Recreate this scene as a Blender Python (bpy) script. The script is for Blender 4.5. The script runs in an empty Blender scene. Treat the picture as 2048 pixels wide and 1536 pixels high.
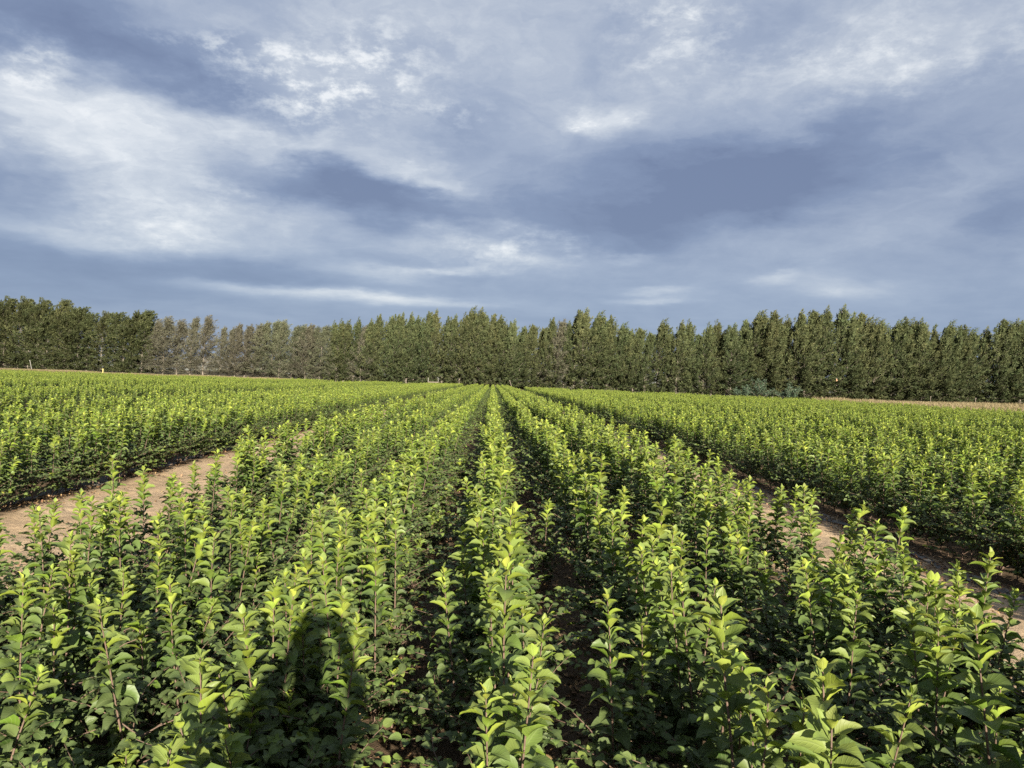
import bpy, math, random
import numpy as np
from mathutils import Vector, Matrix

SC = bpy.context.scene
COL = SC.collection
RS = np.random.RandomState(7)
random.seed(7)
rad = math.radians

# ------------------------------------------------------------------ camera
CAM_H = 1.85
FPX = 1538.0                      # focal length in pixels of the 2048 wide photograph
YAW, PITCH, ROLL = rad(1.45), rad(-0.21), rad(2.0)
fwd = Vector((math.sin(YAW) * math.cos(PITCH), math.cos(YAW) * math.cos(PITCH), math.sin(PITCH)))
right0 = Vector((math.cos(YAW), -math.sin(YAW), 0))
up0 = right0.cross(fwd)
right = right0 * math.cos(ROLL) + up0 * math.sin(ROLL)
up = up0 * math.cos(ROLL) - right0 * math.sin(ROLL)
cam_data = bpy.data.cameras.new("camera")
cam_data.sensor_width = 36.0
cam_data.lens = 36.0 * FPX / 2048.0
cam_data.clip_start = 0.05
cam_data.clip_end = 20000
cam = bpy.data.objects.new("camera", cam_data)
COL.objects.link(cam)
M = Matrix((right, up, -fwd)).transposed().to_4x4()
M.translation = Vector((0, 0, CAM_H))
cam.matrix_world = M
SC.camera = cam


def ray(px, py):
    """direction in the world of a point of the photograph"""
    return (fwd + right * ((px - 1024.0) / FPX) - up * ((py - 768.0) / FPX)).normalized()


def project(x, y, z):
    v = Vector((x, y, z - CAM_H))
    d = v.dot(fwd)
    if d < 0.2:
        return None
    return 1024 + FPX * v.dot(right) / d, 768 - FPX * v.dot(up) / d


# ------------------------------------------------------------------ light
SUN_EL, SUN_AZ = rad(17.3), rad(168.3)        # azimuth clockwise from +Y; the sun stands behind the camera
sun_data = bpy.data.lights.new("sun", 'SUN')
sun_data.energy = 5.0
sun_data.angle = rad(0.5)
sun_data.color = (1.0, 0.91, 0.76)
sun = bpy.data.objects.new("sun", sun_data)
COL.objects.link(sun)
to_sun = Vector((math.sin(SUN_AZ) * math.cos(SUN_EL), math.cos(SUN_AZ) * math.cos(SUN_EL), math.sin(SUN_EL)))
sun.rotation_euler = to_sun.to_track_quat('Z', 'Y').to_euler()
sun.location = to_sun * 50

SC.view_settings.view_transform = 'Standard'
SC.view_settings.look = 'None'
SC.view_settings.exposure = 1.55
SC.view_settings.gamma = 1.0
SC.cycles.max_bounces = 7
SC.cycles.diffuse_bounces = 4
SC.cycles.glossy_bounces = 2
SC.cycles.transmission_bounces = 4
SC.cycles.transparent_max_bounces = 4
SC.cycles.use_denoising = False


# ------------------------------------------------------------------ node helper
class NT:
    def __init__(self, tree):
        self.t = tree
        self.n = tree.nodes
        self.l = tree.links

    def node(self, kind, **kw):
        nd = self.n.new(kind)
        for k, v in kw.items():
            setattr(nd, k, v)
        return nd

    def link(self, a, b):
        self.l.new(a, b)

    def put(self, sock, v):
        if hasattr(v, 'is_output') or isinstance(v, bpy.types.NodeSocket):
            self.l.new(v, sock)
        else:
            sock.default_value = v

    def math(self, op, a, b=None, c=None, clamp=False):
        nd = self.n.new('ShaderNodeMath')
        nd.operation = op
        nd.use_clamp = clamp
        self.put(nd.inputs[0], a)
        if b is not None:
            self.put(nd.inputs[1], b)
        if c is not None:
            self.put(nd.inputs[2], c)
        return nd.outputs[0]

    def noise(self, vec, scale, detail=4.0, rough=0.55, dist=0.0):
        nd = self.n.new('ShaderNodeTexNoise')
        nd.inputs['Scale'].default_value = scale
        nd.inputs['Detail'].default_value = detail
        nd.inputs['Roughness'].default_value = rough
        nd.inputs['Distortion'].default_value = dist
        if vec is not None:
            self.l.new(vec, nd.inputs['Vector'])
        return nd

    def ramp(self, fac, stops, interp='LINEAR'):
        nd = self.n.new('ShaderNodeValToRGB')
        nd.color_ramp.interpolation = interp
        e = nd.color_ramp.elements
        while len(e) > 1:
            e.remove(e[-1])
        e[0].position = stops[0][0]
        e[0].color = (*stops[0][1], 1)
        for p, c in stops[1:]:
            x = e.new(p)
            x.color = (*c, 1)
        self.l.new(fac, nd.inputs[0])
        return nd.outputs[0]

    def mix(self, fac, a, b, blend='MIX'):
        nd = self.n.new('ShaderNodeMix')
        nd.data_type = 'RGBA'
        nd.blend_type = blend
        self.put(nd.inputs['Factor'], fac)
        for s, v in ((nd.inputs['A'], a), (nd.inputs['B'], b)):
            pass
        ia = [s for s in nd.inputs if s.name == 'A' and s.type == 'RGBA'][0]
        ib = [s for s in nd.inputs if s.name == 'B' and s.type == 'RGBA'][0]
        self.put(ia, v4(a))
        self.put(ib, v4(b))
        return [s for s in nd.outputs if s.type == 'RGBA'][0]

    def smooth(self, v, a, b, lo=0.0, hi=1.0):
        nd = self.n.new('ShaderNodeMapRange')
        nd.interpolation_type = 'SMOOTHSTEP'
        self.put(nd.inputs[0], v)
        nd.inputs[1].default_value = a
        nd.inputs[2].default_value = b
        nd.inputs[3].default_value = lo
        nd.inputs[4].default_value = hi
        return nd.outputs[0]


def v4(c):
    if isinstance(c, tuple) and len(c) == 3:
        return (*c, 1.0)
    return c


# ------------------------------------------------------------------ world: sky and broken cloud
world = bpy.data.worlds.new("World")
SC.world = world
world.use_nodes = True
w = NT(world.node_tree)
w.n.clear()
out = w.node('ShaderNodeOutputWorld')
sky = w.node('ShaderNodeTexSky')
sky.sky_type = 'NISHITA'
sky.sun_disc = False
sky.sun_elevation = SUN_EL
sky.sun_rotation = SUN_AZ
sky.air_density = 1.0
sky.dust_density = 1.5
bg_sky = w.node('ShaderNodeBackground')
bg_sky.inputs['Strength'].default_value = 0.05
w.link(sky.outputs[0], bg_sky.inputs['Color'])

tc = w.node('ShaderNodeTexCoord')
sep = w.node('ShaderNodeSeparateXYZ')
w.link(tc.outputs['Generated'], sep.inputs[0])
X, Y, Z = sep.outputs
az = w.math('ARCTAN2', X, Y)
el = w.math('ARCSINE', Z)
zz = w.math('MAXIMUM', w.math('ADD', Z, 0.13), 0.03)
pl = w.node('ShaderNodeCombineXYZ')
w.link(w.math('DIVIDE', X, zz), pl.inputs[0])
w.link(w.math('DIVIDE', Y, zz), pl.inputs[1])
PL = pl.outputs[0]
warp = w.noise(PL, 2.4, 6.0, 0.60)
wsep = w.node('ShaderNodeSeparateColor')
w.link(warp.outputs['Color'], wsep.inputs[0])
amp = w.smooth(el, 0.06, 0.30, 0.08, 1.0)
waz = w.math('MULTIPLY', w.math('SUBTRACT', wsep.outputs[0], 0.5), w.math('MULTIPLY', amp, 0.20))
wel = w.math('MULTIPLY', w.math('SUBTRACT', wsep.outputs[1], 0.5), w.math('MULTIPLY', amp, 0.13))
dirc = w.node('ShaderNodeCombineXYZ')
w.link(w.math('ADD', az, waz), dirc.inputs[0])
w.link(w.math('ADD', el, wel), dirc.inputs[1])
DIR = dirc.outputs[0]


def az_el(px, py):
    r = ray(px, py)
    return math.atan2(r.x, r.y), math.asin(r.z)


# cloud banks: where each lies in the sky (found from the photograph), half sizes, tilt, brightness
BANKS = [
    (40, 120, 110, 60, 0, .36), (70, 250, 330, 85, 3, .26), (400, 280, 420, 60, 5, .28), (640, 300, 330, 42, 10, .26),
    (280, 400, 330, 150, 10, .26), (330, 450, 110, 60, 0, .16), (660, 165, 190, 70, 8, .16), (560, 130, 120, 60, -20, .14), (110, 470, 190, 40, 6, .20),
    (900, 90, 430, 150, -8, .14), (640, 20, 300, 70, 0, .10), (1340, 40, 120, 70, -30, .18), (1200, 240, 90, 36, 8, .34),
    (1290, 170, 160, 50, -8, .12), (1800, 80, 330, 110, -14, .22), (1640, 160, 380, 90, -8, .13), (1900, 190, 260, 60, -20, .12),
    (1040, 505, 150, 36, 10, .40), (950, 460, 130, 34, -5, .16), (900, 500, 150, 25, 4, .14), (880, 362, 90, 26, 14, .26),
    (470, 578, 170, 13, 4, .28), (740, 593, 230, 11, 3, .50), (740, 552, 150, 20, 5, .26), (870, 543, 90, 10, -2, .32),
    (1310, 584, 70, 9, 0, .30), (1300, 603, 90, 8, 0, .30), (1690, 578, 120, 22, 6, .20), (1540, 558, 60, 12, -4, .20), (1250, 515, 40, 12, 0, .18),
    (650, 360, 290, 62, 7, -.40), (780, 405, 240, 70, 12, -.16), (1560, 325, 420, 95, -18, -.40), (1480, 370, 260, 70, -8, -.16),
    (1110, 440, 210, 75, 6, -.22), (960, 300, 200, 80, 6, -.06), (1080, 340, 200, 90, 0, .08), (110, 25, 330, 80, 0, -.26), (260, 130, 320, 75, 2, -.24),
    (30, 365, 190, 85, 4, -.38), (130, 530, 480, 50, 4, -.30), (520, 545, 340, 40, 2, -.22), (2030, 420, 170, 80, -20, -.20),
    (430, 190, 160, 50, 8, -.14), (1250, 330, 260, 70, -4, -.12), (1900, 300, 240, 50, -18, -.08), (60, 590, 400, 30, 0, -.08),
]
B = None
for (px, py, rx, ry, tilt, a) in BANKS:
    a0, e0 = az_el(px, py)
    a1, e1 = az_el(px + 20, py)
    a2, e2 = az_el(px, py - 20)
    sx, sy = abs(a1 - a0) / 20.0, abs(e2 - e0) / 20.0
    mp = w.node('ShaderNodeMapping', vector_type='TEXTURE')
    mp.inputs['Location'].default_value = (a0, e0, 0)
    mp.inputs['Rotation'].default_value = (0, 0, rad(-tilt) + ROLL)
    mp.inputs['Scale'].default_value = (rx * sx * 1.45, ry * sy * 1.45, 1)
    w.link(DIR, mp.inputs['Vector'])
    ln = w.node('ShaderNodeVectorMath', operation='DOT_PRODUCT')
    w.link(mp.outputs[0], ln.inputs[0])
    w.link(mp.outputs[0], ln.inputs[1])
    g = w.math('EXPONENT', w.math('MULTIPLY', ln.outputs['Value'], -2.2))
    B = w.math('MULTIPLY', g, a) if B is None else w.math('MULTIPLY_ADD', g, a, B)

broad = w.noise(PL, 0.9, 3.0, 0.5)
mid = w.noise(PL, 2.6, 6.0, 0.58, 0.4)
stm = w.node('ShaderNodeMapping')
stm.inputs['Scale'].default_value = (1.0, 1.25, 1.0)
stm.inputs['Rotation'].default_value = (0, 0, rad(5))
w.link(PL, stm.inputs['Vector'])
fine = w.noise(stm.outputs[0], 5.0, 9.0, 0.60, 0.3)
B = w.math('ADD', B, 0.405)
B = w.math('MULTIPLY_ADD', w.math('SUBTRACT', broad.outputs[0], 0.5), 0.14, B)
B = w.math('MULTIPLY_ADD', w.math('SUBTRACT', mid.outputs[0], 0.5), 0.26, B)
crisp = w.smooth(B, 0.35, 0.80, 0.05, 0.34)
B = w.math('ADD', B, w.math('MULTIPLY', w.math('SUBTRACT', fine.outputs[0], 0.5), crisp))
dsm = w.node('ShaderNodeMapping')
dsm.inputs['Scale'].default_value = (1.0, 1.7, 1.0)
dsm.inputs['Rotation'].default_value = (0, 0, rad(12))
w.link(DIR, dsm.inputs['Vector'])
puff = w.noise(dsm.outputs[0], 8.0, 10.0, 0.62, 0.6)
tuft_n = w.noise(dsm.outputs[0], 26.0, 8.0, 0.62, 0.4)
B = w.math('MULTIPLY_ADD', w.math('SUBTRACT', puff.outputs[0], 0.5), w.smooth(el, 0.04, 0.2, 0.10, 0.42), B)
B = w.math('MULTIPLY_ADD', w.math('SUBTRACT', tuft_n.outputs[0], 0.5), w.math('MULTIPLY', w.smooth(B, 0.40, 0.75, 0.10, 0.48), w.smooth(el, 0.04, 0.2, 0.3, 1.0)), B)
KM = None
for (px, py, rx, ry, a) in ((640, 165, 210, 80, .62), (420, 75, 150, 30, .30), (45, 120, 90, 60, .45), (1340, 55, 130, 80, .42), (1190, 240, 80, 30, .40), (740, 90, 180, 70, .28),
                            (1760, 100, 330, 90, .26), (1010, 500, 150, 40, .34), (300, 455, 150, 60, .22), (900, 235, 80, 25, .25), (480, 400, 110, 50, .22)):
    a0, e0 = az_el(px, py)
    a1, e1 = az_el(px + 20, py)
    a2, e2 = az_el(px, py - 20)
    mp = w.node('ShaderNodeMapping', vector_type='TEXTURE')
    mp.inputs['Location'].default_value = (a0, e0, 0)
    mp.inputs['Scale'].default_value = (rx * abs(a1 - a0) / 14, ry * abs(e2 - e0) / 14, 1)
    w.link(DIR, mp.inputs['Vector'])
    ln = w.node('ShaderNodeVectorMath', operation='DOT_PRODUCT')
    w.link(mp.outputs[0], ln.inputs[0])
    w.link(mp.outputs[0], ln.inputs[1])
    gk = w.math('MULTIPLY', w.math('EXPONENT', w.math('MULTIPLY', ln.outputs['Value'], -2.2)), a)
    KM = gk if KM is None else w.math('ADD', KM, gk)
csm = w.node('ShaderNodeMapping')
csm.inputs['Scale'].default_value = (1.0, 1.9, 1.0)
rawd = w.node('ShaderNodeCombineXYZ')
w.link(az, rawd.inputs[0])
w.link(el, rawd.inputs[1])
w.link(rawd.outputs[0], csm.inputs['Vector'])
curd = w.noise(csm.outputs[0], 24.0, 10.0, 0.66, 0.0)
B = w.math('MULTIPLY_ADD', KM, w.smooth(curd.outputs[0], .42, .70, -.15, .85), B)
low = w.smooth(el, 0.02, 0.20, -0.13, 0.0)
B = w.math('ADD', B, low)
cl_col = w.ramp(B, [(0.0, (.175, .225, .365)), (0.20, (.235, .298, .450)), (0.42, (.370, .435, .570)), (0.62, (.540, .595, .690)),
                    (0.80, (.690, .735, .800)), (1.0, (.880, .905, .935))])
hz = w.smooth(el, 0.02, 0.22, 0.55, 0.0)
cl_col = w.mix(hz, cl_col, w.ramp(B, [(0.0, (.185, .275, .455)), (0.40, (.300, .405, .590)), (0.62, (.47, .56, .70)), (1.0, (.95, .95, .93))]))
bg_cl = w.node('ShaderNodeBackground')
bg_cl.inputs['Strength'].default_value = 0.345
w.link(cl_col, bg_cl.inputs['Color'])
msh = w.node('ShaderNodeMixShader')
msh.inputs[0].default_value = 0.92          # share of the sky under cloud
w.link(bg_sky.outputs[0], msh.inputs[1])
w.link(bg_cl.outputs[0], msh.inputs[2])
w.link(msh.outputs[0], out.inputs['Surface'])
world.cycles.sampling_method = 'MANUAL'
world.cycles.sample_map_resolution = 512


# ------------------------------------------------------------------ object helpers
def tag(o, label=None, cat=None, group=None, kind=None):
    if label:
        o['label'] = label
    if cat:
        o['category'] = cat
    if group:
        o['group'] = group
    if kind:
        o['kind'] = kind
    return o


def empty(name, loc=(0, 0, 0), rz=0.0):
    o = bpy.data.objects.new(name, None)
    o.location = loc
    o.rotation_euler = (0, 0, rz)
    o.empty_display_size = 0.1
    COL.objects.link(o)
    return o


def obj(name, mesh, parent=None, link=True):
    o = bpy.data.objects.new(name, mesh)
    if link:
        COL.objects.link(o)
    if parent is not None:
        o.parent = parent
    return o


class Geo:
    """collects vertices, faces, attributes and material slots of one mesh"""
    def __init__(self):
        self.V, self.F, self.mi, self.sm = [], [], [], []
        self.A = []            # per vertex attribute (4 floats)
        self.U = []            # per vertex (across, along)
        self.n = 0

    def add(self, V, F, mi=0, A=None, U=None, smooth=True):
        V = np.asarray(V, dtype=np.float32).reshape(-1, 3)
        F = np.asarray(F, dtype=np.int32)
        self.V.append(V)
        self.F.append(F + self.n)
        self.mi.append(np.full(len(F), mi, np.int32))
        self.sm.append(np.full(len(F), smooth, bool))
        self.A.append(np.zeros((len(V), 4), np.float32) if A is None else np.asarray(A, np.float32).reshape(-1, 4))
        self.U.append(np.zeros((len(V), 2), np.float32) if U is None else np.asarray(U, np.float32).reshape(-1, 2))
        self.n += len(V)
        return self

    def merge(self, g, dmi=0):
        for V, F, mi, sm, A, U in zip(g.V, g.F, g.mi, g.sm, g.A, g.U):
            pass
        off = self.n
        gn = 0
        for V, F, mi, sm, A, U in zip(g.V, g.F, g.mi, g.sm, g.A, g.U):
            self.V.append(V)
            self.F.append(F + off)
            self.mi.append(mi + dmi)
            self.sm.append(sm)
            self.A.append(A)
            self.U.append(U)
            gn += len(V)
        self.n += gn
        return self

    def box(self, c, s, mi=0, R=None, taper=1.0):
        x, y, z = [q / 2.0 for q in s]
        P = np.array([(-x, -y, -z), (x, -y, -z), (x, y, -z), (-x, y, -z), (-x * taper, -y * taper, z), (x * taper, -y * taper, z), (x * taper, y * taper, z), (-x * taper, y * taper, z)])
        if R is not None:
            P = P @ np.array(R.to_3x3()).T
        return self.add(P + np.array(c), [(0, 3, 2, 1), (4, 5, 6, 7), (0, 1, 5, 4), (1, 2, 6, 5), (2, 3, 7, 6), (3, 0, 4, 7)], mi, smooth=False)

    def tube(self, P, R, k=6, mi=0, A=None):
        P = np.asarray(P, float)
        n = len(P)
        T = np.gradient(P, axis=0)
        T /= np.linalg.norm(T, axis=1)[:, None] + 1e-9
        ref = np.where(np.abs(T[:, 2:3]) < .9, np.array([[0, 0, 1.]]), np.array([[1., 0, 0]]))
        ref = np.repeat(ref[:1], n, 0) if True else ref
        S = np.cross(T, ref)
        S /= np.linalg.norm(S, axis=1)[:, None] + 1e-9
        N = np.cross(S, T)
        an = np.linspace(0, 2 * np.pi, k, endpoint=False)
        R = np.broadcast_to(np.asarray(R, float), (n,))
        V = P[:, None] + R[:, None, None] * (np.cos(an)[None, :, None] * S[:, None] + np.sin(an)[None, :, None] * N[:, None])
        F = []
        for i in range(n - 1):
            for j in range(k):
                F.append((i * k + j, i * k + (j + 1) % k, (i + 1) * k + (j + 1) % k, (i + 1) * k + j))
        V = np.concatenate([V.reshape(-1, 3), P[-1:] + T[-1:] * R[-1] * .5, P[:1]])
        for j in range(k):
            F.append(((n - 1) * k + j, (n - 1) * k + (j + 1) % k, n * k, n * k))
        F = [f if f[2] != f[3] else f for f in F]
        return self.add(V, F, mi, A)

    def mesh(self, name, mats):
        V = np.concatenate(self.V)
        F = np.concatenate(self.F)
        mi = np.concatenate(self.mi)
        sm = np.concatenate(self.sm)
        A = np.concatenate(self.A)
        U = np.concatenate(self.U)
        m = bpy.data.meshes.new(name)
        tri = F[:, 2] == F[:, 3]
        tot = np.where(tri, 3, 4).astype(np.int32)
        start = np.concatenate([[0], np.cumsum(tot)[:-1]]).astype(np.int32)
        keep = np.ones(F.shape, bool)
        keep[tri, 3] = False
        loops = F[keep].astype(np.int32)
        m.vertices.add(len(V))
        m.vertices.foreach_set('co', V.ravel())
        m.loops.add(len(loops))
        m.loops.foreach_set('vertex_index', loops)
        m.polygons.add(len(F))
        m.polygons.foreach_set('loop_start', start)
        m.polygons.foreach_set('loop_total', tot)
        m.polygons.foreach_set('material_index', mi)
        m.polygons.foreach_set('use_smooth', sm)
        at = m.attributes.new('tint', 'FLOAT_COLOR', 'POINT')
        at.data.foreach_set('color', A.ravel())
        au = m.attributes.new('span', 'FLOAT_VECTOR', 'POINT')
        au.data.foreach_set('vector', np.concatenate([U, np.zeros((len(U), 1), np.float32)], 1).ravel())
        for q in mats:
            m.materials.append(q)
        m.update(calc_edges=True)
        return m


# ------------------------------------------------------------------ materials
def new_mat(name):
    m = bpy.data.materials.new(name)
    m.use_nodes = True
    t = NT(m.node_tree)
    t.n.clear()
    o = t.node('ShaderNodeOutputMaterial')
    p = t.node('ShaderNodeBsdfPrincipled')
    t.link(p.outputs[0], o.inputs['Surface'])
    return m, t, p, o


def plain(name, c, rough=0.7, var=0.25, scale=8.0, metal=0.0):
    m, t, p, o = new_mat(name)
    tcn = t.node('ShaderNodeTexCoord')
    n = t.noise(tcn.outputs['Object'], scale, 5.0, 0.6)
    lo = tuple(q * (1 - var) for q in c)
    hi = tuple(min(1, q * (1 + var)) for q in c)
    t.link(t.ramp(n.outputs[0], [(0.3, lo), (0.7, hi)]), p.inputs['Base Color'])
    p.inputs['Roughness'].default_value = rough
    p.inputs['Metallic'].default_value = metal
    return m


def leaf_material(name, stops, under, trans=0.25, rough=0.42, veins=True, spec=0.5, rnd=0.35, objvar=0.0):
    """stops: colour over leaf age (0 old .. 1 young)"""
    m, t, p, o = new_mat(name)
    at = t.node('ShaderNodeAttribute', attribute_name='tint')
    sp = t.node('ShaderNodeSeparateColor')
    t.link(at.outputs['Color'], sp.inputs[0])
    age, tone, dust = sp.outputs
    c = t.ramp(age, stops)
    val = t.math('MULTIPLY_ADD', t.math('SUBTRACT', tone, 0.5), rnd, 1.0)
    hs = t.node('ShaderNodeHueSaturation')
    t.link(c, hs.inputs['Color'])
    t.put(hs.inputs['Value'], val)
    t.put(hs.inputs['Hue'], t.math('MULTIPLY_ADD', t.math('SUBTRACT', dust, 0.5), 0.035, 0.5))
    c = hs.outputs[0]
    if objvar:
        oi = t.node('ShaderNodeObjectInfo')
        h2 = t.node('ShaderNodeHueSaturation')
        t.link(c, h2.inputs['Color'])
        t.put(h2.inputs['Hue'], t.math('MULTIPLY_ADD', oi.outputs['Random'], objvar * .16, 0.5 - objvar * .09))
        t.put(h2.inputs['Value'], t.math('MULTIPLY_ADD', t.math('FRACT', t.math('MULTIPLY', oi.outputs['Random'], 7.31)), objvar * 0.9, 1.0 - objvar * 0.45))
        c = h2.outputs[0]
    if veins:
        us = t.node('ShaderNodeAttribute', attribute_name='span')
        su = t.node('ShaderNodeSeparateXYZ')
        t.link(us.outputs['Vector'], su.inputs[0])
        ab = t.math('ABSOLUTE', su.outputs[0])
        mid_v = t.smooth(ab, 0.02, 0.12, 1.0, 0.0)
        ph = t.math('MULTIPLY', t.math('SUBTRACT', su.outputs[1], t.math('MULTIPLY', ab, 0.22)), 50.0)
        side = t.smooth(t.math('SINE', ph), 0.72, 1.0, 0.0, 0.55)
        vein = t.math('MAXIMUM', mid_v, side)
        tcl = t.node('ShaderNodeTexCoord')
        bl = t.noise(tcl.outputs['Object'], 38.0, 5.0, 0.65)
        c = t.mix(t.smooth(bl.outputs[0], .62, .74, 0, .55), c, t.mix(0.6, c, (.16, .10, .035)))     # rusty blotches
        c = t.mix(t.smooth(t.noise(tcl.outputs['Object'], 15.0, 4.0, 0.6).outputs[0], .40, .66, 0, .30), c, t.mix(0.55, c, (.15, .15, .11)))   # dust
        c = t.mix(t.math('MULTIPLY', vein, 0.42), c, t.mix(0.5, c, (.42, .46, .22)))
        bp = t.node('ShaderNodeBump')
        bp.inputs['Strength'].default_value = 0.5
        bp.inputs['Distance'].default_value = 0.0015
        t.link(t.math('MULTIPLY', vein, -1.0), bp.inputs['Height'])
        t.link(bp.outputs[0], p.inputs['Normal'])
    geo = t.node('ShaderNodeNewGeometry')
    c = t.mix(t.math('MULTIPLY', geo.outputs['Backfacing'], 0.6), c, under)
    t.link(c, p.inputs['Base Color'])
    p.inputs['Roughness'].default_value = rough
    p.inputs['Specular IOR Level'].default_value = spec
    tr = t.node('ShaderNodeBsdfTranslucent')
    t.link(t.mix(0.5, c, t.mix(1.0, c, (1.0, 1.0, 0.35), 'MULTIPLY')), tr.inputs['Color'])
    mx = t.node('ShaderNodeMixShader')
    mx.inputs[0].default_value = trans
    t.link(p.outputs[0], mx.inputs[1])
    t.link(tr.outputs[0], mx.inputs[2])
    t.link(mx.outputs[0], o.inputs['Surface'])
    return m


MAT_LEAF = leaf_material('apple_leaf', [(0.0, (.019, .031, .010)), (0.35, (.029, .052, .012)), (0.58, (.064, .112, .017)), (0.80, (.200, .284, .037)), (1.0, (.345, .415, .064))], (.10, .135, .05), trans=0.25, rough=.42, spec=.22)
MAT_STEM = plain('sapling_bark', (.11, .070, .048), 0.7, 0.3, 60)
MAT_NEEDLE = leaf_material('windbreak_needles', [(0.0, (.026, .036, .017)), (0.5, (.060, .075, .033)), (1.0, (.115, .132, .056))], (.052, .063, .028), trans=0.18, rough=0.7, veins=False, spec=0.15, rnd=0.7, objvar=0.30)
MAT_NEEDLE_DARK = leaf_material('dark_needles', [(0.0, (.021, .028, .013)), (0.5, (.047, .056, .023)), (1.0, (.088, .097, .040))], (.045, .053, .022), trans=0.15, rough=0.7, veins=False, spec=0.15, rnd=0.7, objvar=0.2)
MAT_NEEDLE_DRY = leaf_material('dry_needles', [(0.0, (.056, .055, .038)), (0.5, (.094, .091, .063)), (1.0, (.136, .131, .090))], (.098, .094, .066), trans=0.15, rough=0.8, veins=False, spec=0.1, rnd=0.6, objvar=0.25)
MAT_NEEDLE_HALF = leaf_material('half_bare_needles', [(0.0, (.046, .052, .034)), (0.5, (.086, .093, .056)), (1.0, (.138, .145, .086))], (.085, .09, .055), trans=0.15, rough=0.8, veins=False, spec=0.1, rnd=0.6, objvar=0.25)
MAT_TRUNK = plain('windbreak_bark', (.17, .145, .115), 0.85, 0.35, 3.0)


# ------------------------------------------------------------------ leaves and saplings
LT = np.array([0.0, .13, .24, .38, .53, .68, .82, .93, 1.0])
LW = np.array([.035, .045, .64, .98, 1.0, .80, .48, .19, .01])
LS = np.array([-1.0, -.5, 0.0, .5, 1.0])


def leaves(g, pos, phi, L, a0, curl, fold, roll, age, ratio=0.64, rs=RS, mi=0, detail=True):
    """adds N leaves: pos (N,3) where the stalk leaves the stem, phi heading, a0 rise of the stalk, curl bending down over the blade"""
    N = len(L)
    if N == 0:
        return
    T, Wd, S = LT, LW, LS
    nt, ns = len(T), len(S)
    pos, phi, L, a0, curl, fold, roll, age = [np.asarray(q, float) for q in (pos, phi, L, a0, curl, fold, roll, age)]
    a = a0[:, None] - curl[:, None] * T[None] ** 1.2
    dT = np.diff(T)
    am = (a[:, 1:] + a[:, :-1]) / 2
    cr = np.concatenate([np.zeros((N, 1)), np.cumsum(np.cos(am) * dT, 1)], 1) * L[:, None]
    cz = np.concatenate([np.zeros((N, 1)), np.cumsum(np.sin(am) * dT, 1)], 1) * L[:, None]
    r = np.stack([np.cos(phi), np.sin(phi), 0 * phi], 1)
    x = np.stack([-np.sin(phi), np.cos(phi), 0 * phi], 1)
    z = np.array([0, 0, 1.0])
    C = pos[:, None] + cr[..., None] * r[:, None] + cz[..., None] * z
    Nn = -np.sin(a)[..., None] * r[:, None] + np.cos(a)[..., None] * z
    Xs = np.broadcast_to(x[:, None], Nn.shape)
    cR, sR = np.cos(roll)[:, None, None], np.sin(roll)[:, None, None]
    X2 = cR * Xs + sR * Nn
    N2 = cR * Nn - sR * Xs
    ser = 1 + np.where(np.arange(nt) % 2 == 0, .06, -.06)[None] * (rs.rand(N, nt) * .8 + .6)
    hw = .5 * ratio * L[:, None] * Wd[None] * ser
    f = fold[:, None, None] * np.abs(S)[None, None] ** .6
    f = np.broadcast_to(f, (N, nt, ns))
    ph = rs.rand(N, 1, 1) * 6.28
    wave = .030 * L[:, None, None] * np.sin(T[None, :, None] * 13 + ph + np.sign(S)[None, None] * 1.3) * (np.abs(S) ** 2)[None, None] * (Wd > .1)[None, :, None]
    P = C[:, :, None] + (S[None, None] * hw[..., None] * np.cos(f))[..., None] * X2[:, :, None] + (np.abs(S)[None, None] * hw[..., None] * np.sin(f) + wave)[..., None] * N2[:, :, None]
    i, j = np.meshgrid(np.arange(nt - 1), np.arange(ns - 1), indexing='ij')
    q = (i * ns + j).ravel()
    Fq = np.stack([q, q + 1, q + ns + 1, q + ns], 1)
    F = (Fq[None] + (np.arange(N) * nt * ns)[:, None, None]).reshape(-1, 4)
    A = np.zeros((N, nt, ns, 4))
    A[..., 0] = age[:, None, None]
    A[..., 1] = rs.rand(N)[:, None, None]
    A[..., 2] = rs.rand(N)[:, None, None]
    A[..., 3] = 1
    U = np.zeros((N, nt, ns, 2))
    U[..., 0] = S[None, None]
    U[..., 1] = T[None, :, None]
    g.add(P.reshape(-1, 3), F, mi, A.reshape(-1, 4), U.reshape(-1, 2))


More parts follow.
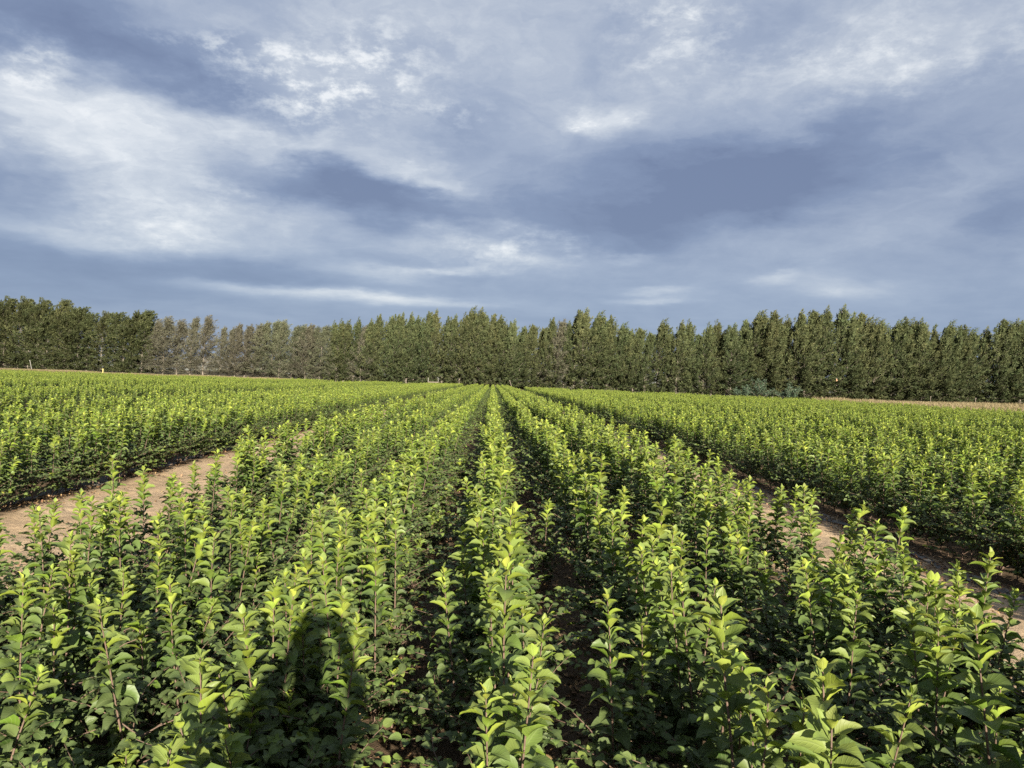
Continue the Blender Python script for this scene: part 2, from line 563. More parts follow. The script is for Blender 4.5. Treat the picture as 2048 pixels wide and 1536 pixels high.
def sapling_geo(seed, h=0.9, leaders=1, low=6, bare=0.22, leafl=.090):
    """returns stem, crown, tip, twig, low foliage geometries of one sapling of height h (base at the origin)"""
    rs = np.random.RandomState(seed)
    st, cr, tw, lf = Geo(), Geo(), Geo(), Geo()
    tips = []
    for k in range(leaders):
        hh = h * (1 if k == 0 else rs.uniform(.80, .95))
        lean = rs.normal(0, .055, 2) + (0 if k == 0 else 1) * np.array([rs.choice([-1, 1]) * .10, rs.uniform(-.08, .08)])
        n = 9
        tt = np.linspace(0, 1, n)
        wob = np.cumsum(rs.normal(0, .004, (n, 2)), 0)
        fork = np.clip((tt - .18) / .3, 0, 1) if k else tt
        P = np.stack([lean[0] * fork + wob[:, 0] * tt, lean[1] * fork + wob[:, 1] * tt, tt * hh - .02], 1)
        st.tube(P, np.linspace(.0065 if k == 0 else .0055, .0020, n), 6)

        def at(u):
            return np.stack([np.interp(u, tt, P[:, c]) for c in range(3)], 1)
        # full grown leaves up the leader
        zs, z = [], hh * bare
        while z < hh - .075:
            zs.append(z)
            z += rs.uniform(.0115, .0185)
        zs = np.array(zs)
        u = zs / hh
        N = len(zs)
        ph = rs.rand() * 6.28 + np.arange(N) * 2.399 + rs.normal(0, .25, N)
        f = (zs - zs[0]) / (zs[-1] - zs[0] + 1e-6)
        L = leafl * rs.uniform(.82, 1.18, N) * (1.0 + .12 * np.sin(f * 3.1)) * np.where(f > .85, .86, 1.0)
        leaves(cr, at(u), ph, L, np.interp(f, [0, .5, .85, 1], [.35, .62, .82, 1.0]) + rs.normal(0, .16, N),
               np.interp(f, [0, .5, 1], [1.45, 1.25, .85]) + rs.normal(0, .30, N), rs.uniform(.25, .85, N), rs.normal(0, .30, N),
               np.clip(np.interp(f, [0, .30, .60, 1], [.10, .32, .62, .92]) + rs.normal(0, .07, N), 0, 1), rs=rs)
        # young leaves at the growing tip
        N = 9
        f = np.linspace(0, 1, N)
        tp = Geo()
        tips.append(tp)
        zt = hh - .07 + f * .07
        ph = ph[-1] + 2.399 * (1 + np.arange(N)) + rs.normal(0, .2, N)
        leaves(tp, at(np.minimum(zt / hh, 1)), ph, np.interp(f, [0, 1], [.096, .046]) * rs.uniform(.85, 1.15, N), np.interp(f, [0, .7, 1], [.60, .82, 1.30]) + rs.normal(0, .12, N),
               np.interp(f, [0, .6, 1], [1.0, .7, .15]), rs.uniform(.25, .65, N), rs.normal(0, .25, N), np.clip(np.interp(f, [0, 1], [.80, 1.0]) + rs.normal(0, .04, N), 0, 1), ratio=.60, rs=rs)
    # low side shoots with small leaves
    for k in range(low):
        z0 = rs.uniform(.03, .34) * (h / .9)
        hd = k * 2.399 + rs.normal(0, .4)
        ln = rs.uniform(.20, .52)
        n = 6
        s = np.linspace(0, 1, n)
        rise = rs.uniform(.15, .75)
        bend = hd + s * rs.normal(0, .5)
        rr = s * ln * math.cos(rise)
        P = np.stack([np.cos(bend) * rr, np.sin(bend) * rr, z0 + s * ln * math.sin(rise) + .03 * np.sin(s * 3)], 1)
        tw.tube(P, np.linspace(.0035, .0013, n), 5)
        N = rs.randint(18, 25)
        u = np.linspace(.22, 1.0, N)
        pos = np.stack([np.interp(u, s, P[:, c]) for c in range(3)], 1)
        ph = np.interp(u, s, bend) + np.where(np.arange(N) % 2 == 0, 1, -1) * rs.uniform(.4, 1.5, N)
        ph[-1] = bend[-1]
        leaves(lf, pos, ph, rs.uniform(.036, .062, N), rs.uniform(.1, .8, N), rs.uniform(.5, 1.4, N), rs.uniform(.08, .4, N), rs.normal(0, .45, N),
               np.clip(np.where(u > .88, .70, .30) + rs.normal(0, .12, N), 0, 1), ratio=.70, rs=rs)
    return st, cr, tips, tw, lf


# kinds: height, leaders, low shoots, look
KINDS = [
    (.98, 1, 7, 'tall slim'), (.90, 1, 11, 'straight'), (.86, 2, 10, 'forked'), (.94, 1, 7, 'slightly leaning'), (.80, 1, 11, 'shorter'),
    (.92, 2, 11, 'twin topped'), (.88, 1, 13, 'bushy based'), (1.0, 1, 7, 'tall'), (.62, 1, 12, 'short'), (.40, 1, 15, 'low bushy'),
]
VARIANTS = []
KINDS = KINDS[:8] + [(.95, 1, 6, 'narrow'), (.84, 1, 12, 'leafy'), (.91, 2, 10, 'two stemmed'), (.87, 1, 11, 'crooked')] + KINDS[8:]
for i, (h, ld, lo, look) in enumerate(KINDS):
    st, cr, tips, tw, lf = sapling_geo(100 + i, h, ld, lo)
    names = ['stem', 'crown', 'twig', 'low_foliage'] + ['shoot_tip'] * len(tips)
    ms = [g.mesh('sapling_' + n, [MAT_STEM if n in ('stem', 'twig') else MAT_LEAF]) for n, g in zip(names, [st, cr, tw, lf] + tips)]
    whole = Geo()
    whole.merge(st, 0).merge(tw, 0).merge(cr, 1).merge(lf, 1)
    for tp in tips:
        whole.merge(tp, 1)
    wm = whole.mesh('sapling_whole', [MAT_STEM, MAT_LEAF])
    VARIANTS.append(dict(h=h, look=look, parts=list(zip(names, ms)), whole=wm))

# ---- planting plan: rows run along +Y
CENTRE_ROWS = [-3.02, -1.95, -0.90, 0.06, 0.95, 1.85, 2.75]
rows = [(r, 'c') for r in CENTRE_ROWS]
EDGE_ROW = -3.42           # weak low plants along the near edge of the bright track
for s, n in ((-6.15, 7), (-16.9, 5), (-27.0, 7), (-38.5, 8), (-51.0, 8), (-63.5, 8), (-76.0, 6)):
    rows += [(s - .95 * k, 'l') for k in range(n)]
for s, n in ((5.35, 6), (12.9, 6), (21.2, 6), (29.0, 5), (36.4, 3)):
    rows += [(s + .95 * k, 'r') for k in range(n)]
EDGE_X = np.array([-85, -70, -45, -25, -10, -4.2, 3.2, 4.4, 17, 30, 40])
EDGE_Y = np.array([100, 109, 118, 133, 152, 156, 156, 126, 112, 97, 93])

# saplings that stand out close to the camera: where their tips show in the photograph and their kind
NEAR = [
    (56, 1153, 0), (120, 1209, 4), (284, 1194, 1), (379, 1157, 2), (420, 1061, 0), (469, 1038, 1), (497, 1031, 4), (520, 1007, 6), (387, 1000, 0),
    (516, 1425, 12), (625, 1209, 4), (663, 1237, 3), (680, 1174, 1), (101, 1024, 1), (87, 1003, 4), (171, 1000, 0), (199, 1028, 4), (251, 1000, 7),
    (290, 985, 1), (345, 960, 4), (702, 1108, 0), (772, 1017, 1), (800, 1028, 3), (741, 1017, 4), (762, 1073, 7), (630, 1015, 0), (575, 1000, 1), (974, 1056, 1),
    (945, 1094, 4), (938, 1140, 3), (1020, 1017, 0), (1030, 1063, 1), (1022, 1157, 0), (1065, 1174, 4), (1093, 1070, 3), (961, 1345, 1),
    (1079, 1373, 4), (1053, 1240, 6), (929, 1516, 4), (1240, 1024, 0), (1278, 1049, 6), (1322, 1073, 7), (1254, 1194, 0), (1292, 1240, 4), (1382, 1168, 1),
    (1475, 1292, 4), (1499, 1383, 0), (1563, 1387, 3), (1634, 1478, 4), (1713, 1347, 1), (1884, 1226, 7), (1987, 1362, 4), (1689, 1175, 0), (1749, 1157, 1),
    (1811, 1095, 0), (1888, 1117, 3), (1848, 1128, 4), (1954, 1157, 1), (1630, 1113, 4), (1552, 1099, 6), (1643, 1018, 7), (1694, 1029, 1), (1735, 1062, 0),
    (1749, 1113, 4), (1480, 1010, 1), (1420, 1045, 0), (1340, 1120, 1), (1500, 955, 3), (1440, 945, 0), (1090, 1000, 4),
]


def row_of(x):
    return min(rows, key=lambda q: abs(q[0] - x))


plants = []          # x, y, variant, scale, rz, tilt x, tilt y
for (px, py, k) in NEAR:
    r = ray(px, py)
    h = VARIANTS[k]['h']
    d = (CAM_H - h) / -r.z
    plants.append((r.x * d, r.y * d, k, 1.0, RS.rand() * 6.28, RS.normal(0, .04), RS.normal(0, .04), True))
for y in np.arange(2.2, 6.5, .30):
    if RS.rand() < .8:
        plants.append((EDGE_ROW + RS.normal(0, .08), y + RS.normal(0, .08), 13, RS.uniform(.75, 1.1), RS.rand() * 6.28, 0.0, 0.0, False))
for fr, y1, st_ in ((-2.5, 70, .34), (-1.45, 70, .34), (-.66, 14, .95), (2.32, 9, .6)):
    y = 1.6
    while y < y1:
        y += st_ * RS.uniform(.6, 1.4)
        plants.append((fr + RS.normal(0, .10), y, int(RS.choice([13, 13, 12])), RS.uniform(.72, 1.12), RS.rand() * 6.28, RS.normal(0, .08), RS.normal(0, .08), False))
near_xy = np.array([(p[0], p[1]) for p in plants])


def low_noise(x, y):
    return .5 * math.sin(x * .83 + 1.3 * math.sin(y * .21)) + .5 * math.sin(y * .47 + x * .31 + 2)


for (r, side) in rows:
    ymax = float(np.interp(r, EDGE_X, EDGE_Y))
    y = (1.75 if side == 'c' else .8) + RS.rand() * .2
    base_sp = .20 if side == 'c' and r > -.5 else (.22 if side == 'c' else .19)
    while y < ymax:
        sp = base_sp * RS.uniform(.7, 1.35)
        y += sp * (1.35 if r == CENTRE_ROWS[-1] and 5 < y < 16 else .62 if side == 'c' and y < 4.6 else ((.75 if y > 9 else 1.5 if y > 4.5 else 1.0) if r == CENTRE_ROWS[0] else 1.0))
        if abs(r) > y * .74 + 5.0:
            continue
        x = r + RS.normal(0, .035 if side == 'c' and -.3 < r < 2.2 else .065 if side == 'c' and y < 4.6 else .055)
        if RS.rand() < .035:
            continue
        near = near_xy[np.hypot(near_xy[:, 0] - x, near_xy[:, 1] - y) < .13]
        if len(near):
            continue
        sc = 1.0 + .06 * low_noise(r, y) + .04 * low_noise(r * 3.1 + 5, y * 2.7) + RS.normal(0, .07)
        sc += .08 if side == 'r' else (.14 if r < -2.5 and side == 'c' and y > 9 else .05)
        if side == 'c' and -.3 < r < 2.2 and y < 30 and RS.rand() < .75:
            k = int(RS.choice([0, 3, 7, 8]))
        elif side == 'c' and y < 4.6:
            k = int(RS.choice([13, 13, 12, 4] if y < 3.4 and r < -.5 else [13, 12, 4, 1, 9, 11]))
        else:
            k = int(RS.choice(14, p=[.09, .11, .09, .09, .09, .08, .08, .05, .07, .08, .06, .07, .03, .01]))
        plants.append((x, y, k, float(np.clip(sc, .78, 1.22)), RS.rand() * 6.28, RS.normal(0, .075), RS.normal(0, .075), False))

# the nearest 300 in view are things of their own, the rest one mass
rank = []
for i, p in enumerate(plants):
    h = VARIANTS[p[2]]['h'] * p[3]
    q = project(p[0], p[1], h * .8)
    inside = q is not None and -20 < q[0] < 2068 and 700 < q[1] < 1545
    rank.append((math.hypot(p[0], p[1]) if inside else 1e9, i))
rank.sort()
single = [i for d, i in rank[:296] if d < 1e8]
single_set = set(single)

ORD = ['first', 'second', 'third', 'fourth', 'fifth', 'sixth', 'seventh', 'eighth', 'ninth', 'tenth', 'eleventh', 'twelfth', 'thirteenth', 'fourteenth', 'fifteenth',
       'sixteenth', 'seventeenth', 'eighteenth', 'nineteenth']
TENS = ['', '', 'twenty', 'thirty', 'forty', 'fifty', 'sixty', 'seventy', 'eighty', 'ninety']


def ordinal(n):
    if n <= 19:
        return ORD[n - 1]
    t, u = divmod(n, 10)
    return TENS[t][:-1] + 'ieth' if u == 0 else TENS[t] + '-' + ORD[u - 1]


ROW_NAMES = {
    -3.02: 'row edging the bright track', -1.95: 'second row in from the bright track', -0.90: 'third row in from the bright track',
    0.06: 'middle row between the two dark furrows', 0.95: 'third row in from the shaded track', 1.85: 'second row in from the shaded track', 2.75: 'row edging the shaded track',
}


def row_name(r):
    if r in ROW_NAMES:
        return ROW_NAMES[r]
    if r < 0:
        k = int(round((-6.15 - r) / .95)) + 1
        return ('first' if k == 1 else ordinal(k)) + ' row beyond the bright track'
    k = int(round((r - 5.35) / .95)) + 1
    return ordinal(k) + ' row beyond the shaded track'


by_row = {}
for i in single:
    by_row.setdefault(row_of(plants[i][0])[0], []).append(i)
PART_MESH_ORDER = ('stem', 'crown', 'shoot_tip', 'low_foliage')
protos = {}


def place_sapling(i, label):
    x, y, k, s, rz, tx, ty, hand = plants[i]
    v = VARIANTS[k]
    root = empty('apple_sapling', (x, y, 0), 0)
    root.rotation_euler = (tx, ty, rz)
    root.scale = (s, s, s)
    tag(root, label, 'sapling', 'young apple saplings planted in rows')
    if k not in protos:
        protos[k] = [(n, bpy.data.objects.new(n, me)) for n, me in v['parts']]
        made = protos[k]
    else:
        made = [(n, o.copy()) for n, o in protos[k]]
    low = [o for n, o in made if n == 'low_foliage'][0]
    for n, o in made:
        COL.objects.link(o)
        o.parent = low if n == 'twig' else root
    return root


for r, ids in by_row.items():
    ids.sort(key=lambda i: plants[i][1])
    for n, i in enumerate(ids):
        look = VARIANTS[plants[i][2]]['look']
        place_sapling(i, '%s sapling, %s from the camera in the %s' % (look, ordinal(n + 1), row_name(r)))


# ---- geometry-node scatter for uncountable masses
def scatter(name, pts, var, rot, scl, meshes, label, cat):
    """one object that draws a copy of meshes[var] at every point"""
    m = bpy.data.meshes.new(name)
    n = len(pts)
    m.vertices.add(n)
    m.vertices.foreach_set('co', np.asarray(pts, np.float32).ravel())
    a = m.attributes.new('pick', 'INT', 'POINT')
    a.data.foreach_set('value', np.asarray(var, np.int32))
    a = m.attributes.new('turn', 'FLOAT_VECTOR', 'POINT')
    a.data.foreach_set('vector', np.asarray(rot, np.float32).ravel())
    a = m.attributes.new('size', 'FLOAT_VECTOR', 'POINT')
    a.data.foreach_set('vector', np.asarray(scl, np.float32).ravel())
    m.update()
    o = obj(name, m)
    tag(o, label, cat, None, 'stuff')
    ng = bpy.data.node_groups.new(name + '_scatter', 'GeometryNodeTree')
    ng.interface.new_socket('Geometry', in_out='INPUT', socket_type='NodeSocketGeometry')
    ng.interface.new_socket('Geometry', in_out='OUTPUT', socket_type='NodeSocketGeometry')
    gi = ng.nodes.new('NodeGroupInput')
    go = ng.nodes.new('NodeGroupOutput')
    iop = ng.nodes.new('GeometryNodeInstanceOnPoints')
    jn = ng.nodes.new('GeometryNodeJoinGeometry')
    for k, me in reversed(list(enumerate(meshes))):
        src = bpy.data.objects.new(name + '_source', me)
        oi = ng.nodes.new('GeometryNodeObjectInfo')
        oi.inputs['Object'].default_value = src
        oi.inputs['As Instance'].default_value = False
        gt = ng.nodes.new('GeometryNodeGeometryToInstance')
        ng.links.new(oi.outputs['Geometry'], gt.inputs[0])
        ng.links.new(gt.outputs[0], jn.inputs[0])

    def named(nm, dt):
        q = ng.nodes.new('GeometryNodeInputNamedAttribute')
        q.data_type = dt
        q.inputs['Name'].default_value = nm
        return [s for s in q.outputs if s.enabled][0]
    ng.links.new(gi.outputs[0], iop.inputs['Points'])
    ng.links.new(jn.outputs[0], iop.inputs['Instance'])
    iop.inputs['Pick Instance'].default_value = True
    ng.links.new(named('pick', 'INT'), iop.inputs['Instance Index'])
    ng.links.new(named('turn', 'FLOAT_VECTOR'), iop.inputs['Rotation'])
    ng.links.new(named('size', 'FLOAT_VECTOR'), iop.inputs['Scale'])
    ng.links.new(iop.outputs[0], go.inputs[0])
    md = o.modifiers.new('scatter', 'NODES')
    md.node_group = ng
    return o


rest = [p for i, p in enumerate(plants) if i not in single_set]
print('plants', len(plants), 'rest', len(rest), 'single', len(single))
scatter('sapling_rows', [(p[0], p[1], 0) for p in rest], [p[2] for p in rest], [(p[5], p[6], p[4]) for p in rest], [(p[3],) * 3 for p in rest],
        [v['whole'] for v in VARIANTS], 'rows of young apple saplings filling the nursery field as far as the windbreak', 'saplings')


# ------------------------------------------------------------------ ground
def soil_height(x, y):
    """tracks lie a little lower than the beds; clods and tyre ruts"""
    n = (np.sin(x * 3.1 + 1.7 * np.sin(y * 1.9)) * np.sin(y * 2.7 + 1.1 * np.sin(x * 2.3)) * .016
         + np.sin(x * 9.3 + 2 * np.sin(y * 7.1)) * np.sin(y * 8.9 + 2.3 * np.sin(x * 6.7)) * .011
         + np.sin(x * 23 + 3 * np.sin(y * 19)) * np.sin(y * 21 + 2 * np.sin(x * 17)) * .007)
    rut = 0
    for c, w_ in ((-5.35, .22), (-3.95, .22), (3.75, .2), (4.65, .2)):
        rut = rut - .045 * np.exp(-((x - c + .05 * np.sin(y * .6)) / w_) ** 2)
    fade = np.clip((60 - y) / 30, 0, 1)
    return (n + rut) * fade - .004


def axis(steps):
    out_ = [steps[0][0]]
    for (a, b, d) in steps:
        out_ += list(np.arange(a, b, d))[1:] + [b]
    return np.unique(np.round(out_, 4))


gx = axis([(-6000, -600, 600), (-600, -100, 50), (-100, -12, 4), (-12, 10, .07), (10, 100, 4), (100, 600, 50), (600, 6000, 600)])
gy = axis([(-400, -20, 40), (-20, 1, 2), (1, 14, .07), (14, 40, .2), (40, 250, 5), (250, 1000, 75), (1000, 9000, 800)])
GX, GY = np.meshgrid(gx, gy, indexing='ij')
GZ = soil_height(GX, GY)
g = Geo()
nx, ny = GX.shape
ii, jj = np.meshgrid(np.arange(nx - 1), np.arange(ny - 1), indexing='ij')
q = (ii * ny + jj).ravel()
g.add(np.stack([GX, GY, GZ], -1).reshape(-1, 3), np.stack([q, q + ny, q + ny + 1, q + 1], 1))
m, t, p, o_ = new_mat('sandy_soil')
tcn = t.node('ShaderNodeTexCoord')
n1 = t.noise(tcn.outputs['Object'], .8, 6, .6)
n2 = t.noise(tcn.outputs['Object'], 14, 8, .65)
n3 = t.noise(tcn.outputs['Object'], 90, 4, .6)
c = t.ramp(n1.outputs[0], [(.3, (.335, .24, .145)), (.7, (.48, .36, .23))])
c = t.mix(t.smooth(n2.outputs[0], .45, .70, 0, .55), c, (.22, .155, .105))
c = t.mix(t.smooth(n3.outputs[0], .55, .75, 0, .35), c, (.50, .40, .30))
sx = t.node('ShaderNodeSeparateXYZ')
t.link(tcn.outputs['Object'], sx.inputs[0])
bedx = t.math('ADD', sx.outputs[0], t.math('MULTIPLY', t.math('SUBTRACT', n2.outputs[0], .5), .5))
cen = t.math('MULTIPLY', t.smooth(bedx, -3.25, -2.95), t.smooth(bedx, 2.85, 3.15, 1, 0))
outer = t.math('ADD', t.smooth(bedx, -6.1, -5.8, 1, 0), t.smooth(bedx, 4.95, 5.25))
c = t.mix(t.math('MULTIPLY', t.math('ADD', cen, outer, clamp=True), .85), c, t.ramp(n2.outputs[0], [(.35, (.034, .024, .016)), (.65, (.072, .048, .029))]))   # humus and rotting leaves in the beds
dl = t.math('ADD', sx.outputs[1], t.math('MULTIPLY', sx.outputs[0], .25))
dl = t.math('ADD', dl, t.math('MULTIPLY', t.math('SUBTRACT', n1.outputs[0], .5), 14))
c = t.mix(t.smooth(dl, 176, 184), c, (.055, .045, .028))      # shade under and beyond the windbreak, painted into the soil as dark brown
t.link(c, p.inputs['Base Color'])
p.inputs['Roughness'].default_value = .95
p.inputs['Specular IOR Level'].default_value = .1
bp = t.node('ShaderNodeBump')
bp.inputs['Strength'].default_value = .9
bp.inputs['Distance'].default_value = .03
t.link(t.math('ADD', t.math('MULTIPLY', n2.outputs[0], .7), t.math('MULTIPLY', n3.outputs[0], .3)), bp.inputs['Height'])
t.link(bp.outputs[0], p.inputs['Normal'])
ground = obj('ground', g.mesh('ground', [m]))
tag(ground, 'sandy tan soil of the nursery field and its tracks', 'ground', None, 'structure')

# distant low hills beyond the windbreak
m, t, p, o_ = new_mat('hill_scrub')
tcn = t.node('ShaderNodeTexCoord')
n1 = t.noise(tcn.outputs['Object'], .006, 8, .6)
t.link(t.ramp(n1.outputs[0], [(.3, (.10, .115, .11)), (.7, (.19, .19, .16))]), p.inputs['Base Color'])
p.inputs['Roughness'].default_value = 1
g = Geo()
na, nr = 160, 14
aa = np.linspace(rad(-60), rad(60), na)
rr = np.linspace(0, 1, nr)
AA, RR = np.meshgrid(aa, rr, indexing='ij')
ridge = 105 + 45 * np.sin(AA * 7 + 1) + 22 * np.sin(AA * 19 + .5) + 10 * np.sin(AA * 47) + 5 * np.sin(AA * 101)
ridge = ridge * np.interp(AA, [rad(-60), rad(-22), rad(-8), rad(60)], [.9, 1.0, .55, .5])
D = 3600 + 900 * RR
H = ridge * np.sin(RR * math.pi) ** .8 - 2
g.add(np.stack([np.sin(AA) * D, np.cos(AA) * D, H], -1).reshape(-1, 3), np.stack([(i_ := (np.add.outer(np.arange(na - 1) * nr, np.arange(nr - 1)).ravel())), i_ + nr, i_ + nr + 1, i_ + 1], 1))
hills = obj('hills', g.mesh('hills', [m]))
tag(hills, 'low bluish hills far behind the thin brown trees', 'hills', None, 'structure')


# ------------------------------------------------------------------ leaf litter and mats
def litter_geo(n, seed):
    rs = np.random.RandomState(seed)
    V, F, A = [], [], []
    centre = []
    while len(centre) < n:
        u = rs.rand()
        y = 1.2 + 24 * rs.rand() ** 1.8
        if u < .22:
            x = -6.15 + rs.normal(0, .16)
        elif u < .38:
            x = 4.98 + rs.normal(0, .16)
        elif u < .48:
            x = rs.choice([-3.35, 3.2]) + rs.normal(0, .18)
        elif u < .58:
            x = rs.choice([rs.uniform(-6, -3.2), rs.uniform(3, 5)])
        else:
            c_ = rs.choice([-2.4, -1.5, -.42, .5, 1.4, 2.3])
            x = c_ + rs.normal(0, .17)
            y = 1.2 + 14 * rs.rand() ** 1.5
        if x < -5 and math.sin(y * 1.9) + math.sin(y * 3.7 + 1) + rs.normal(0, .6) < 0:
            continue
        centre.append((x, y))
    c = np.array(centre)
    n = len(c)
    z = soil_height(c[:, 0], c[:, 1])
    sz = rs.uniform(.009, .024, n)
    yaw = rs.rand(n) * 6.28
    tilt = rs.normal(0, .45, n)
    cup = rs.uniform(-.5, .9, n)
    base = np.array([(-1, -.35), (-.3, -.62), (.5, -.5), (1.15, 0), (.5, .5), (-.3, .62), (-1, .35)])
    mids = np.array([(-1, 0), (-.3, 0), (.5, 0)])
    allp = np.concatenate([base, mids])
    X_ = allp[None, :, 0] * sz[:, None]
    Y_ = allp[None, :, 1] * sz[:, None]
    Z_ = np.abs(allp[None, :, 1]) * cup[:, None] * sz[:, None] + .12 * sz[:, None] * np.sin(allp[None, :, 0] * 3 + yaw[:, None])
    Z2 = Z_ * np.cos(tilt)[:, None] + X_ * np.sin(tilt)[:, None]
    X2 = X_ * np.cos(tilt)[:, None]
    P = np.stack([X2 * np.cos(yaw)[:, None] - Y_ * np.sin(yaw)[:, None], X2 * np.sin(yaw)[:, None] + Y_ * np.cos(yaw)[:, None], Z2], -1)
    P[..., 2] -= P[..., 2].min(1)[:, None]
    P += np.stack([c[:, 0], c[:, 1], z + rs.rand(n) * .02], 1)[:, None]
    quad = np.array([(0, 1, 8, 7), (1, 2, 9, 8), (2, 3, 9, 9), (7, 8, 5, 6), (8, 9, 4, 5), (9, 3, 4, 4)])
    F = (quad[None] + (np.arange(n) * 10)[:, None, None]).reshape(-1, 4)
    A = np.zeros((n, 10, 4))
    A[..., 0] = rs.rand(n)[:, None]
    A[..., 1] = rs.rand(n)[:, None]
    A[..., 2] = rs.rand(n)[:, None]
    g = Geo()
    g.add(P.reshape(-1, 3), F, 0, A.reshape(-1, 4))
    return g


MAT_LITTER = leaf_material('fallen_leaf', [(0, (.08, .048, .028)), (.5, (.18, .108, .055)), (1, (.36, .235, .12))], (.30, .20, .11), trans=.1, rough=.75, veins=False, spec=.2, rnd=.6)
lit = obj('fallen_leaves', litter_geo(34000, 3).mesh('fallen_leaves', [MAT_LITTER]))
tag(lit, 'dry orange brown leaves lying along the track edges and furrows', 'fallen leaves', None, 'stuff')

MAT_SHEET = plain('grey_weed_mat', (.125, .118, .105), .95, .4, 5)


def mat_strip(x0, y0, y1, wdt, label, seed):
    rs = np.random.RandomState(seed)
    ys = np.arange(y0, y1, .12)
    k = 7
    s = np.linspace(-.5, .5, k)
    Yg, Sg = np.meshgrid(ys, s, indexing='ij')
    lo = .05 * np.sin(ys * 1.7 + seed) + .03 * np.sin(ys * 4.3)
    wd = wdt * (.75 + .3 * np.sin(ys * 2.3 + seed) * np.sin(ys * .9))
    Xg = x0 + lo[:, None] + Sg * wd[:, None]
    Zg = soil_height(Xg, Yg) + .012 + .02 * np.sin(Yg * 3.1 + Sg * 4) * (.5 - np.abs(Sg)) + .012 * np.sin(Yg * 6.7)
    g = Geo()
    n_ = len(ys)
    q_ = np.add.outer(np.arange(n_ - 1) * k, np.arange(k - 1)).ravel()
    g.add(np.stack([Xg, Yg, Zg], -1).reshape(-1, 3), np.stack([q_, q_ + 1, q_ + k + 1, q_ + k], 1))
    g.add(np.stack([Xg, Yg, Zg - .006], -1).reshape(-1, 3), np.stack([q_, q_ + k, q_ + k + 1, q_ + 1], 1))
    o = obj('weed_mat', g.mesh('weed_mat', [MAT_SHEET]))
    tag(o, label, 'weed mat', 'grey weed mats along the beds')
    return o


mat_strip(-6.32, 6, 26, .42, 'grey weed mat edge lying along the far side of the bright track', 1)
mat_strip(5.0, 5, 26, .20, 'grey weed mat edge lying along the far side of the shaded track', 4)
mat_strip(-3.3, 2.2, 9, .30, 'grey weed mat edge under the outer saplings beside the bright track', 7)


# ------------------------------------------------------------------ windbreak trees
def sprays(g, pos, dirv, n, spread, length, width, rs, age, plume=1.2):
    """feathery clumps: n blades round each pos, blades roughly along dirv"""
    K = len(pos)
    N = K * n
    ax = dirv / np.linalg.norm(dirv, axis=1)[:, None]
    u = rs.rand(N) ** .8
    pl_ = np.repeat(plume * rs.uniform(.6, 1.3, K), n)
    P0 = np.repeat(pos, n, 0) + np.repeat(ax, n, 0) * (u * pl_)[:, None] + rs.normal(0, 1, (N, 3)) * np.array(spread) * (1.15 - u)[:, None]
    Dv = np.repeat(ax, n, 0) + rs.normal(0, .42, (N, 3))
    Dv /= np.linalg.norm(Dv, axis=1)[:, None]
    L = length * rs.uniform(.55, 1.25, N)
    side = np.cross(Dv, rs.normal(0, 1, (N, 3)))
    side /= np.linalg.norm(side, axis=1)[:, None] + 1e-9
    W_ = width * rs.uniform(.6, 1.4, N)
    droop = np.stack([.10 * L, 0 * L, -.10 * L], 1)
    mid_ = P0 + Dv * (L * .5)[:, None]
    tip = P0 + Dv * L[:, None] + droop
    V = np.stack([P0, mid_ + side * (W_ / 2)[:, None], tip, mid_ - side * (W_ / 2)[:, None]], 1)
    F = np.arange(N * 4).reshape(N, 4)
    A = np.zeros((N, 4, 4))
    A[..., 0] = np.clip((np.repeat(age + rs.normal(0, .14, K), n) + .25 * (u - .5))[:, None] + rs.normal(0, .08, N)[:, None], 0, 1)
    A[..., 1] = rs.rand(N)[:, None]
    A[..., 2] = np.repeat(rs.rand(K), n)[:, None]
    g.add(V.reshape(-1, 3), F, 0, A.reshape(-1, 4), smooth=False)


